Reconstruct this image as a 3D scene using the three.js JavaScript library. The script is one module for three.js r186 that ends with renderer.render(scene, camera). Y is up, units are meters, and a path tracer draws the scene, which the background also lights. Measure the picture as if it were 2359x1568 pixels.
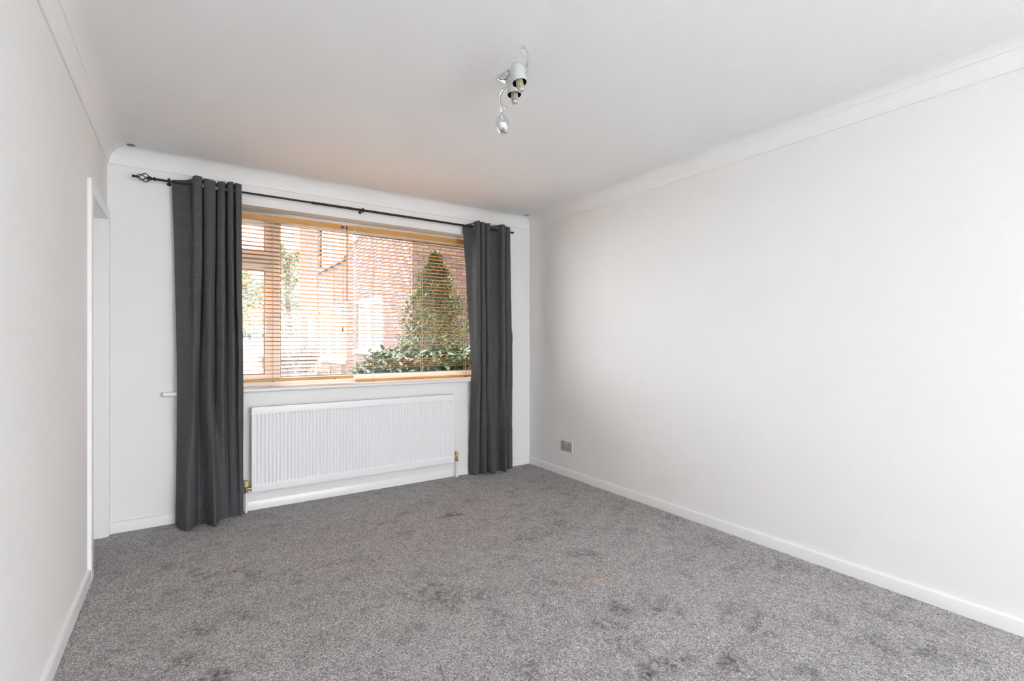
import * as THREE from 'three';
import { RoundedBoxGeometry } from 'three/addons/geometries/RoundedBoxGeometry.js';
import { mergeGeometries, mergeVertices, toCreasedNormals } from 'three/addons/utils/BufferGeometryUtils.js';
import { RectAreaLightUniformsLib } from 'three/addons/lights/RectAreaLightUniformsLib.js';

// ---------------------------------------------------------------- camera, sky, light, exposure
const scene = new THREE.Scene();
const FW = 2359, FH = 1568, FOCAL = 1127, YAW = Math.atan(752.5 / 1127);
const camera = new THREE.PerspectiveCamera(2 * Math.atan(FH / 2 / FOCAL) * 180 / Math.PI, FW / FH, 0.05, 300);
camera.position.set(0.407, 1.2, 3.963);
camera.rotation.y = -YAW;
camera.setViewOffset(FW, FH, 0, -5, FW, FH);            // lens shift: the horizon lies a touch below the middle
const renderer = new THREE.WebGLRenderer();
renderer.toneMapping = THREE.LinearToneMapping;
renderer.toneMappingExposure = 2.28;
renderer.shadowMap.enabled = true;
scene.background = new THREE.Color().setRGB(5.8, 6.0, 6.25);   // even white overcast sky
RectAreaLightUniformsLib.init();
const daylight = new THREE.RectAreaLight(new THREE.Color().setRGB(0.96, 0.985, 1.0), 2.4, 1.2, 2.0);   // overcast daylight through the glazed doors behind the camera
daylight.name = 'patio_daylight';
daylight.position.set(2.4, 1.06, 9.3); daylight.lookAt(2.4, 1.06 + 0.45, 8.3); daylight.castShadow = true;   // into the room, tipped up: most of it comes off the pale paving outside
scene.add(daylight);
const sideDaylight = new THREE.RectAreaLight(new THREE.Color().setRGB(0.96, 0.985, 1.0), 5.0, 2.5, 2.0);   // the same daylight through the glazed doors in the side wall, further back
sideDaylight.name = 'side_daylight'; sideDaylight.position.set(3.0, 1.06, 7.9); sideDaylight.lookAt(2.0, 1.06 + 0.45, 7.9); sideDaylight.castShadow = true;
scene.add(sideDaylight);
const sun = new THREE.DirectionalLight(new THREE.Color().setRGB(1, 0.965, 0.92), 0.35);   // hazy low sun along the street, across the front of the house
sun.name = 'hazy_sun'; sun.position.set(-30, 21, -8); sun.target.position.set(3, 0, -6); sun.castShadow = true; sun.shadow.radius = 14;
Object.assign(sun.shadow.camera, { left: -20, right: 20, top: 20, bottom: -20, near: 1, far: 90 }); sun.shadow.mapSize.set(2048, 2048);
scene.add(sun, sun.target);

// ---------------------------------------------------------------- helpers
let seed = 12345;
const rnd = () => { seed = (seed * 1664525 + 1013904223) >>> 0; return seed / 4294967296; };
const rr = (a, b) => a + (b - a) * rnd();
const hash = (x, y) => { let h = Math.imul(x | 0, 374761393) ^ Math.imul(y | 0, 668265263); h = Math.imul(h ^ (h >>> 13), 1274126177); return ((h ^ (h >>> 16)) >>> 0) / 4294967296; };
function vnoise(x, y, px = 1 << 20, py = px) {           // tileable value noise
  const xi = Math.floor(x), yi = Math.floor(y), fx = x - xi, fy = y - yi, u = fx * fx * (3 - 2 * fx), v = fy * fy * (3 - 2 * fy);
  const m = (a, p) => ((a % p) + p) % p, x0 = m(xi, px), x1 = m(xi + 1, px), y0 = m(yi, py), y1 = m(yi + 1, py);
  return (hash(x0, y0) * (1 - u) + hash(x1, y0) * u) * (1 - v) + (hash(x0, y1) * (1 - u) + hash(x1, y1) * u) * v;
}
const lin = (r, g, b) => new THREE.Color().setRGB(r, g, b);
function dataTex(w, h, fn, srgb, repeat) {
  const d = new Uint8Array(w * h * 4), c = [0, 0, 0];
  for (let y = 0; y < h; y++) for (let x = 0; x < w; x++) {
    fn(x, y, c); const k = (y * w + x) * 4;
    d[k] = Math.max(0, Math.min(255, c[0] * 255)); d[k + 1] = Math.max(0, Math.min(255, c[1] * 255)); d[k + 2] = Math.max(0, Math.min(255, c[2] * 255)); d[k + 3] = 255;
  }
  const t = new THREE.DataTexture(d, w, h); t.wrapS = t.wrapT = THREE.RepeatWrapping; t.magFilter = THREE.LinearFilter; t.minFilter = THREE.LinearMipmapLinearFilter; t.generateMipmaps = true;
  if (srgb) t.colorSpace = THREE.SRGBColorSpace;
  if (repeat) t.repeat.set(repeat[0], repeat[1]);
  t.needsUpdate = true; return t;
}
const std = (o) => new THREE.MeshStandardMaterial(o);
const used = {};
function numbered(n) { if (!(n in used)) { used[n] = 0; return n; } used[n]++; return n + '_' + String(used[n]).padStart(3, '0'); }
function shadows(o) { o.castShadow = o.receiveShadow = true; return o; }
function merge(geos) { geos = [].concat(geos); if (geos.length === 1) return geos[0]; const n = geos.map((g) => { g = g.index ? g.toNonIndexed() : g; for (const k of Object.keys(g.attributes)) if (!['position', 'normal', 'uv'].includes(k)) g.deleteAttribute(k); return g; }); return mergeGeometries(n); }
function mesh(name, geos, m, parent) { const o = shadows(new THREE.Mesh(merge(geos), m)); o.name = parent === scene ? numbered(name) : name; parent.add(o); return o; }
function tag(o, label, category, group, kind) { o.userData.label = label; if (category) o.userData.category = category; if (group) o.userData.group = group; if (kind) o.userData.kind = kind; return o; }
function thing(name, label, category, [x, y, z] = [0, 0, 0], group) { const o = new THREE.Group(); o.name = numbered(name); o.position.set(x, y, z); scene.add(o); return tag(o, label, category, group); }
function struct(name, geos, m, label) { const o = mesh(name, geos, m, scene); o.userData.kind = 'structure'; if (label) o.userData.label = label; return o; }
function structGroup(name, label) { const o = new THREE.Group(); o.name = numbered(name); scene.add(o); o.userData.kind = 'structure'; o.userData.label = label; return o; }
// box from corner to corner, uv in metres
function uvBox(g) { const p = g.attributes.position, n = g.attributes.normal, uv = g.attributes.uv; for (let i = 0; i < p.count; i++) { const ax = Math.abs(n.getX(i)), ay = Math.abs(n.getY(i)), az = Math.abs(n.getZ(i)); if (ax > ay && ax > az) uv.setXY(i, p.getZ(i), p.getY(i)); else if (ay > az) uv.setXY(i, p.getX(i), p.getZ(i)); else uv.setXY(i, p.getX(i), p.getY(i)); } return g; }
function bb(x0, x1, y0, y1, z0, z1) { const g = new THREE.BoxGeometry(x1 - x0, y1 - y0, z1 - z0); g.translate((x0 + x1) / 2, (y0 + y1) / 2, (z0 + z1) / 2); return uvBox(g); }
function rb(x0, x1, y0, y1, z0, z1, r = 0.003, s = 2) { const g = new RoundedBoxGeometry(x1 - x0, y1 - y0, z1 - z0, s, Math.min(r, (x1 - x0) / 2.01, (y1 - y0) / 2.01, (z1 - z0) / 2.01)); g.translate((x0 + x1) / 2, (y0 + y1) / 2, (z0 + z1) / 2); return uvBox(g.index ? g.toNonIndexed() : g); }
const V = (x, y, z) => new THREE.Vector3(x, y, z);
function tube(pts, r, seg = 24, rad = 8, closed = false) { return new THREE.TubeGeometry(new THREE.CatmullRomCurve3(pts.map((p) => V(...p)), closed), seg, r, rad, closed); }
function rod(a, b, r, rad = 12, r2 = r) { const A = V(...a), B = V(...b), d = B.clone().sub(A), g = new THREE.CylinderGeometry(r2, r, d.length(), rad); g.applyQuaternion(new THREE.Quaternion().setFromUnitVectors(V(0, 1, 0), d.normalize())); g.translate((A.x + B.x) / 2, (A.y + B.y) / 2, (A.z + B.z) / 2); return g; }
function lathe(pts, seg = 24) { return new THREE.LatheGeometry(pts.map(([x, y]) => new THREE.Vector2(x, y)), seg); }
// sweep a 2D profile (out, up) along an axis: the wall's run
function profile(pts, a, b, place, crease = 0.6) {
  const s = new THREE.Shape(pts.map(([x, y]) => new THREE.Vector2(x, y)));
  let g = new THREE.ExtrudeGeometry(s, { depth: b - a, bevelEnabled: false, steps: 1 }); g.translate(0, 0, a);
  const p = g.attributes.position; for (let i = 0; i < p.count; i++) { const [x, y, z] = place(p.getX(i), p.getY(i), p.getZ(i)); p.setXYZ(i, x, y, z); }
  if (place.flip) { const t = p.array; for (let i = 0; i < t.length; i += 9) for (let k = 0; k < 3; k++) { const q = t[i + 3 + k]; t[i + 3 + k] = t[i + 6 + k]; t[i + 6 + k] = q; } }
  g.computeVertexNormals(); g = toCreasedNormals(g, crease); return uvBox(g);
}

// ---------------------------------------------------------------- dimensions (metres): x along the window wall, z from it into the room
const W = 3.263, D = 9.6, H = 2.425, COVE = 2.325;
const WX0 = 0.45, WX1 = 2.83, WY0 = 0.845, WY1 = 2.187, WD = 0.30;   // window opening
const DZ0 = 0.06, DZ1 = 0.69, DH = 1.965;                             // doorway in the left wall

// ---------------------------------------------------------------- materials
const paintBump = dataTex(512, 512, (x, y, c) => { const v = 0.5 * vnoise(x / 4, y / 4, 128) + 0.3 * vnoise(x / 10, y / 10, 51.2 | 0) + 0.2 * vnoise(x / 2, y / 2, 256); c[0] = c[1] = c[2] = v; }, false, [2.2, 2.2]);
const stippleBump = dataTex(512, 512, (x, y, c) => { const a = vnoise(x / 5, y / 5, 102), b = vnoise(x / 2.5 + 7, y / 2.5, 204), v = Math.pow(0.65 * a + 0.35 * b, 1.6); c[0] = c[1] = c[2] = v; }, false, [3.2, 3.2]);
const M = {
  wall: std({ color: lin(0.90, 0.895, 0.885), roughness: 0.82, bumpMap: paintBump, bumpScale: 0.0006 }),
  ceiling: std({ color: lin(0.915, 0.915, 0.92), roughness: 0.9, bumpMap: stippleBump, bumpScale: 0.0009 }),
  cove: std({ color: lin(0.91, 0.91, 0.905), roughness: 0.85, bumpMap: paintBump, bumpScale: 0.0005 }),
  gloss: std({ color: lin(0.90, 0.90, 0.905), roughness: 0.28 }),
  rad: std({ color: lin(0.88, 0.885, 0.90), roughness: 0.35 }),
  upvc: std({ color: lin(0.88, 0.86, 0.85), roughness: 0.35 }),
  gasket: std({ color: lin(0.05, 0.05, 0.055), roughness: 0.7 }),
  glass: new THREE.MeshPhysicalMaterial({ color: 0xffffff, roughness: 0.0, transmission: 1, thickness: 0, ior: 1.45 }),
  chrome: std({ color: lin(0.82, 0.83, 0.84), metalness: 1, roughness: 0.07 }),
  satin: std({ color: lin(0.62, 0.66, 0.66), metalness: 0.15, roughness: 0.35 }),
  black: std({ color: lin(0.018, 0.015, 0.015), roughness: 0.45, metalness: 0.3 }),
  steel: std({ color: lin(0.50, 0.50, 0.49), metalness: 0.25, roughness: 0.42 }),
  dark: std({ color: lin(0.02, 0.02, 0.02), roughness: 0.6 }),
  brass: std({ color: lin(0.42, 0.33, 0.22), metalness: 0.9, roughness: 0.35 }),
  cream: std({ color: lin(0.66, 0.53, 0.28), roughness: 0.45 }),
  amber: std({ color: lin(0.66, 0.40, 0.12), roughness: 0.4 }),
  cord: std({ color: lin(0.62, 0.52, 0.40), roughness: 0.9 }),
  whiteMetal: std({ color: lin(0.8, 0.79, 0.78), roughness: 0.4 }),
  bronze: std({ color: lin(0.05, 0.04, 0.03), roughness: 0.5 }),
};
// honey-stained timber of the blinds
const grain = dataTex(512, 256, (x, y, c) => { const g = 0.55 * vnoise(x / 90, y / 3, 6, 85) + 0.3 * vnoise(x / 30, y / 1.5, 17, 170) + 0.15 * vnoise(x / 8, y, 64, 256), k = 0.82 + 0.36 * g; c[0] = 0.83 * k; c[1] = 0.615 * k; c[2] = 0.335 * k; }, true, [1.2, 8]);
M.honey = std({ map: grain, roughness: 0.38 });
const honeyTones = [[1, 1, 1], [0.93, 0.92, 0.9], [1, 0.96, 0.92]].map((t) => std({ map: grain, color: lin(...t), roughness: 0.38 }));
// charcoal curtain weave
const weaveC = dataTex(512, 512, (x, y, c) => { const v = 0.225 + 0.16 * (0.5 * vnoise(x / 1.5, y / 5, 341, 102) + 0.5 * vnoise(x / 5, y / 1.5, 102, 341)) + 0.03 * (vnoise(x / 40, y / 40, 12) - 0.5); c[0] = v; c[1] = v * 1.01; c[2] = v * 1.045; }, true, [5, 5]);
const weaveB = dataTex(512, 512, (x, y, c) => { const v = 0.5 * vnoise(x / 2, y / 6, 256, 85) + 0.5 * vnoise(x / 6, y / 2, 85, 256); c[0] = c[1] = c[2] = v; }, false, [5, 5]);
M.curtain = std({ map: weaveC, bumpMap: weaveB, bumpScale: 0.0004, roughness: 0.85, side: THREE.DoubleSide });

// ---------------------------------------------------------------- carpet
const TS = 2048, CELL = 4, NC = Math.floor(TS / CELL), cw = TS / NC;
const carpetC = new Uint8Array(TS * TS * 4), carpetH = new Uint8Array(TS * TS * 4);
{
  for (let y = 0; y < TS; y++) for (let x = 0; x < TS; x++) {
    const gx = Math.floor(x / cw), gy = Math.floor(y / cw); let best = 1e9, bi = 0, bj = 0;
    for (let j = -1; j <= 1; j++) for (let i = -1; i <= 1; i++) {
      const a = ((gx + i) % NC + NC) % NC, b = ((gy + j) % NC + NC) % NC, h1 = hash(a, b), h2 = hash(a + 911, b + 77);
      let dx = (gx + i + 0.15 + 0.7 * h1) * cw - x, dy = (gy + j + 0.15 + 0.7 * h2) * cw - y;
      const t = hash(a + 31, b + 5) * 3.14159, ca = Math.cos(t), sa = Math.sin(t), ex = dx * ca + dy * sa, ey = (-dx * sa + dy * ca) * 1.5, d = ex * ex + ey * ey;   // each tuft lies its own way
      if (d < best) { best = d; bi = a; bj = b; }
    }
    const t = hash(bi + 17, bj + 301), w = hash(bi + 71, bj + 13), f = hash(x, y);
    const t2 = hash((bi >> 1) + 401, (bj >> 1) + 99), v = Math.min(0.96, 0.425 + 0.40 * t + 0.14 * t2 + 0.10 * (f - 0.5) + 0.05 * (vnoise(x / 60, y / 60, 34) - 0.5));
    const k = (y * TS + x) * 4; carpetC[k] = 255 * v * (1.0 + 0.05 * (w - 0.45)); carpetC[k + 1] = 255 * v * 0.985; carpetC[k + 2] = 255 * v * (0.985 - 0.05 * (w - 0.5)); carpetC[k + 3] = 255;
    const hgt = 255 * Math.max(0, 1 - Math.sqrt(best) / (cw * 1.0)) * (0.55 + 0.45 * t); carpetH[k] = carpetH[k + 1] = carpetH[k + 2] = hgt; carpetH[k + 3] = 255;
  }
}
const mkTex = (d, srgb) => { const t = new THREE.DataTexture(d, TS, TS); t.wrapS = t.wrapT = THREE.RepeatWrapping; t.magFilter = THREE.LinearFilter; t.minFilter = THREE.LinearMipmapLinearFilter; t.generateMipmaps = true; if (srgb) t.colorSpace = THREE.SRGBColorSpace; t.repeat.set(1 / 1.7, 1 / 1.7); t.needsUpdate = true; return t; };
M.carpet = std({ map: mkTex(carpetC, true), bumpMap: mkTex(carpetH, false), bumpScale: 0.004, roughness: 1, vertexColors: true });
{
  // brushed-over and trodden spots of the pile, as they lie on the floor: x, z, size, strength
  const spots = [[2.13,1.50,.09,.6],[2.31,1.50,.10,.45],[2.44,1.53,.10,.3],[1.94,.94,.09,.35],[1.59,1.96,.06,.6],[2.29,1.87,.07,.5],[1.94,2.17,.07,.4],[2.05,2.41,.06,.5],[1.89,2.45,.06,.5],[1.51,2.18,.05,.4],[1.87,1.95,.06,.35],[2.22,2.45,.08,.4],[1.85,2.61,.08,.45],[1.45,2.51,.07,.6],[3.17,1.76,.09,.5],[2.57,1.30,.07,.4],[1.41,1.74,.07,.3],[1.79,.59,.09,.3],[.45,1.55,.07,.5],[.64,1.54,.06,.5],[.40,1.73,.07,.5],[.50,1.92,.06,.45],[3.09,2.57,.08,.4],[3.12,2.87,.09,.4],[2.97,3.10,.08,.5],[2.68,3.13,.09,.45],[2.40,2.84,.10,.4],[2.83,3.29,.09,.5],[3.06,2.20,.10,.4],[1.93,2.79,.09,.45],[1.66,2.66,.06,.4],[2.74,2.94,.07,.4],[3.10,1.38,.10,.35],[2.24,.68,.08,.3],[1.77,2.76,.08,.5],[2.10,2.93,.10,.4],[2.27,3.07,.08,.45]];
  const nx = 420, nz = 580, zRow = (j) => j <= 540 ? 4.3 * j / 540 : 4.3 + (D - 4.3) * (j - 540) / 40, pos = [], col = [], uv = [], idx = [];
  for (let j = 0; j <= nz; j++) for (let i = 0; i <= nx; i++) {
    const x = -0.12 + (W + 0.12) * i / nx, z = zRow(j); let s = 0;
    for (const [a, b, r, k] of spots) { const d2 = ((x - a) ** 2 + (z - b) ** 2) / (r * r); if (d2 < 4) s = Math.max(s, k * Math.exp(-d2 * 1.3)); }
    const n = 0.5 * vnoise(x * 9 + 3, z * 9) + 0.3 * vnoise(x * 22, z * 22 + 9) + 0.2 * vnoise(x * 50, z * 50), m = Math.max(0, Math.min(1, (n - 0.60) / 0.16)), big = vnoise(x * 2.2 + 5, z * 2.2 + 1);
    const br = vnoise(x * 75 + 11, z * 75) * 0.6 + vnoise(x * 38, z * 38 + 5) * 0.4, brk = Math.max(0, Math.min(1, (br - 0.34) / 0.3));   // the trodden tufts lie among upright ones
    let k = 1 - Math.min(0.5, 1.05 * s * brk * (0.25 + 1.2 * n)) - 0.26 * m * (0.3 + brk) * (0.3 + 0.9 * big) + 0.12 * (vnoise(x * 60 + 60, z * 60) - 0.5);
    const st = Math.exp(-(((x - 2.146) / 0.09) ** 2 + ((z - 2.13) / 0.05) ** 2));   // the tea-coloured stain
    pos.push(x, 0.0015 * (vnoise(x * 40, z * 40) - 0.5), z); col.push(k * (1 + 0.06 * st), k * (1 - 0.05 * st), k * (1 - 0.16 * st)); uv.push(x, z);
    if (i < nx && j < nz) { const q = j * (nx + 1) + i; idx.push(q, q + nx + 1, q + 1, q + 1, q + nx + 1, q + nx + 2); }
  }
  const g = new THREE.BufferGeometry(); g.setAttribute('position', new THREE.Float32BufferAttribute(pos, 3)); g.setAttribute('color', new THREE.Float32BufferAttribute(col, 3)); g.setAttribute('uv', new THREE.Float32BufferAttribute(uv, 2)); g.setIndex(idx); g.computeVertexNormals();
  const f = new THREE.Group(); f.name = numbered('floor'); scene.add(f); tag(f, 'mottled grey twist pile carpet covering the whole floor', null, null, 'structure');
  const c = shadows(new THREE.Mesh(g, M.carpet)); c.name = 'carpet'; f.add(c);
  mesh('subfloor', bb(-0.3, W + 0.3, -0.25, -0.002, -WD, D + 0.25), std({ color: lin(0.3, 0.25, 0.2), roughness: 0.9 }), f);
}

// ---------------------------------------------------------------- room shell
struct('wall_left', [bb(-0.14, 0, 0, H + 0.2, -WD, DZ0), bb(-0.14, 0, DH, H + 0.2, DZ0, DZ1), bb(-0.14, 0, 0, H + 0.2, DZ1, D + 0.2)], M.wall, 'white painted wall with a doorway beside the window corner');
const SZ0 = 6.6, SZ1 = 9.2;
struct('wall_right', [bb(W, W + 0.14, 0, H + 0.2, -WD, SZ0), bb(W, W + 0.14, 0, H + 0.2, SZ1, D + 0.2), bb(W, W + 0.14, 2.1, H + 0.2, SZ0, SZ1)], M.wall, 'long plain white painted wall with a double socket');
struct('wall_back', [bb(0, WX0, 0, H + 0.2, -WD, 0), bb(WX1, W, 0, H + 0.2, -WD, 0), bb(WX0, WX1, 0, WY0, -WD, 0), bb(WX0, WX1, WY1, H + 0.2, -WD, 0)], M.wall, 'white painted wall around the wide window');
const PX0 = 1.75, PX1 = 3.05, PH = 2.1;
struct('wall_front', [bb(0, PX0, 0, H + 0.2, D, D + 0.2), bb(PX1, W, 0, H + 0.2, D, D + 0.2), bb(PX0, PX1, PH, H + 0.2, D, D + 0.2)], M.wall, 'white painted wall around the glazed garden doors');
struct('ceiling', bb(0, W, H, H + 0.2, 0, D), M.ceiling, 'white ceiling with a fine stippled texture');
// coving with a small lip above each wall
const arc = []; { const r = H - COVE - 0.0043, o = 0.009; for (let i = 0; i <= 28; i++) { const a = i / 28 * Math.PI / 2; arc.push([o + r * (1 - Math.cos(a)), COVE + 0.004 + r * Math.sin(a)]); } }
const cove = [[0, COVE], [0.007, COVE], [0.009, COVE + 0.002], ...arc, [0.13, H - 0.0003], [0.15, H - 0.0003], [0.15, H + 0.01], [0, H + 0.01]];
const onLeft = (o, u, r) => [o, u, r], onRight = (o, u, r) => [W - o, u, r], onBack = (o, u, r) => [r, u, o], onFront = (o, u, r) => [r, u, D - o];
onRight.flip = true; onBack.flip = true;
struct('trim_1', profile(cove, 0, D, onLeft), M.cove, 'curved white coving above the doorway wall');
struct('trim_2', profile(cove, 0, D, onRight), M.cove, 'curved white coving above the long plain wall');
struct('trim_3', profile(cove, 0, W, onBack), M.cove, 'curved white coving above the window wall');
struct('trim_4', profile(cove, 0, W, onFront), M.cove, 'curved white coving above the glazed garden doors');
const skirt = [[0, 0], [0.015, 0], [0.015, 0.058], [0.013, 0.063], [0.009, 0.066], [0, 0.067]];
struct('baseboard_left', profile(skirt, DZ1 + 0.065, D, onLeft, 0.9), M.gloss, 'white gloss skirting board along the doorway wall');
struct('baseboard_right', [profile(skirt, 0, SZ0, onRight, 0.9), profile(skirt, SZ1, D, onRight, 0.9)], M.gloss, 'white gloss skirting board along the long plain wall');
struct('baseboard_back', profile([[0, 0], [0.017, 0], [0.017, 0.052], [0.0155, 0.056], [0.0155, 0.060], [0.012, 0.066], [0, 0.067]].map(([a, b]) => [a, b]), 0, W, onBack, 0.9), M.gloss, 'white gloss skirting board under the window');
// shallow panel below the sill
struct('trim_5', rb(0.362, 2.66, 0.0, 0.85, -0.01, 0.011, 0.002), M.wall, 'shallow white panel below the window sill');

// doorway
{
  const d = structGroup('door_1', 'white doorway with flat architrave beside the window corner');
  mesh('lining', [bb(-0.14, 0.0, 0, DH, DZ0 - 0.002, DZ0 + 0.004), bb(-0.14, 0.0, 0, DH, DZ1 - 0.004, DZ1 + 0.002), bb(-0.14, 0.0, DH - 0.004, DH + 0.002, DZ0, DZ1)], M.gloss, d);
  const top = DH + 0.062;
  mesh('architrave', rb(-0.002, 0.017, 0, top, DZ1, DZ1 + 0.065, 0.003), M.gloss, d);
  mesh('architrave', rb(-0.002, 0.014, 0, DH, 0.002, DZ0, 0.003), M.gloss, d);
  mesh('architrave', rb(-0.002, 0.014, DH, top - 0.002, 0.002, DZ1, 0.003), M.gloss, d);
  mesh('door_leaf', rb(-0.135, -0.095, 0.006, DH - 0.006, DZ0 + 0.006, DZ1 - 0.006, 0.002), M.gloss, d);
  mesh('knob', lathe([[0, 0], [0.012, 0], [0.012, 0.02], [0.026, 0.035], [0.026, 0.048], [0, 0.058]], 20).rotateZ(-Math.PI / 2).translate(-0.095, 1.0, DZ1 - 0.08), M.chrome, d);
}
// glazed garden doors behind the camera: the daylight that fills the room
{
  const d = structGroup('door_2', 'wide glazed garden doors in white frames behind the viewer');
  const z0 = D + 0.06, z1 = D + 0.13, mx = (PX0 + PX1) / 2;
  mesh('frame', [bb(PX0, PX0 + 0.05, 0, PH, z0, z1), bb(PX1 - 0.05, PX1, 0, PH, z0, z1), bb(PX0 + 0.05, PX1 - 0.05, PH - 0.05, PH, z0, z1), bb(PX0 + 0.05, PX1 - 0.05, 0, 0.04, z0, z1), bb(mx - 0.04, mx + 0.04, 0.04, PH - 0.05, z0, z1)], M.upvc, d);
  for (const [a, b] of [[PX0 + 0.05, mx - 0.04], [mx + 0.04, PX1 - 0.05]]) mesh('pane', bb(a, b, 0.04, PH - 0.05, D + 0.093, D + 0.096), M.glass, d);
}

{
  const d = structGroup('door_3', 'wide glazed side doors in white frames behind the viewer');
  const x0 = W + 0.03, x1 = W + 0.1, mz = (SZ0 + SZ1) / 2;
  mesh('frame', [bb(x0, x1, 0, PH, SZ0, SZ0 + 0.05), bb(x0, x1, 0, PH, SZ1 - 0.05, SZ1), bb(x0, x1, PH - 0.05, PH, SZ0 + 0.05, SZ1 - 0.05), bb(x0, x1, 0, 0.04, SZ0 + 0.05, SZ1 - 0.05), bb(x0, x1, 0.04, PH - 0.05, mz - 0.04, mz + 0.04)], M.upvc, d);
  for (const [a, b] of [[SZ0 + 0.05, mz - 0.04], [mz + 0.04, SZ1 - 0.05]]) mesh('pane', bb(W + 0.063, W + 0.066, 0.04, PH - 0.05, a, b), M.glass, d);
}
// ---------------------------------------------------------------- window
{
  const w = structGroup('window_1', 'wide white framed window with a narrow opening casement beside one large pane');
  const zf = -0.27, zb = -0.205, F = 0.05;
  const fx0 = WX0, fx1 = WX1, fy0 = WY0 + 0.02, fy1 = WY1, mxa = 0.955, mxb = 1.005, ty0 = 1.80, ty1 = 1.85;
  mesh('frame', [rb(fx0, fx0 + F, fy0, fy1, zf, zb), rb(fx1 - F, fx1, fy0, fy1, zf, zb), rb(fx0 + F, fx1 - F, fy1 - F, fy1, zf, zb - 0.0005), rb(fx0 + F, fx1 - F, fy0, fy0 + F, zf, zb - 0.0005)], M.upvc, w);
  mesh('mullion', rb(mxa, mxb, fy0 + F, fy1 - F, zf, zb - 0.001), M.upvc, w);
  mesh('transom', rb(fx0 + F, mxa, ty0, ty1, zf, zb - 0.002), M.upvc, w);
  const sash = (x0, x1, y0, y1, t, proud) => { const s = mesh('sash', [rb(x0, x0 + t, y0, y1, zf + 0.01, zb + proud), rb(x1 - t, x1, y0, y1, zf + 0.01, zb + proud), rb(x0 + t - 0.001, x1 - t + 0.001, y0, y0 + t, zf + 0.01, zb + proud - 0.0006), rb(x0 + t - 0.001, x1 - t + 0.001, y1 - t, y1, zf + 0.01, zb + proud - 0.0006)], M.upvc, w);
    const a = x0 + t, b = x1 - t, c = y0 + t, e = y1 - t, q = 0.003; mesh('gasket', [bb(a, a + q, c, e, -0.24, zb + proud - 0.004), bb(b - q, b, c, e, -0.24, zb + proud - 0.004), bb(a, b, c, c + q, -0.24, zb + proud - 0.004), bb(a, b, e - q, e, -0.24, zb + proud - 0.004)], M.gasket, s);
    mesh('pane', bb(a, b, c, e, -0.243, -0.24), M.glass, s); return s; };
  sash(fx0 + F - 0.008, mxa + 0.012, fy0 + F - 0.01, ty0 + 0.008, 0.056, 0.016);
  sash(fx0 + F - 0.008, mxa + 0.012, ty1 - 0.008, fy1 - F + 0.01, 0.056, 0.016);
  sash(mxb - 0.004, fx1 - F + 0.004, fy0 + F - 0.004, fy1 - F + 0.004, 0.022, 0.002);
  mesh('handle', [rb(0.925, 0.95, 1.335, 1.40, zb + 0.014, zb + 0.026, 0.004), rod([0.937, 1.385, zb + 0.02], [0.937, 1.385, zb + 0.05], 0.008), rb(0.927, 0.947, 1.27, 1.395, zb + 0.045, zb + 0.058, 0.005)], M.whiteMetal, w);
  // sill board running on behind both curtains
  mesh('sill', profile([[-0.2, 0.847], [0.052, 0.847], [0.06, 0.852], [0.062, 0.86], [0.06, 0.868], [0.052, 0.873], [-0.2, 0.873]], 0.285, 2.70, Object.assign((o, u, r) => [r, u, o], { flip: true }), 0.8), M.gloss, w);
}

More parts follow.
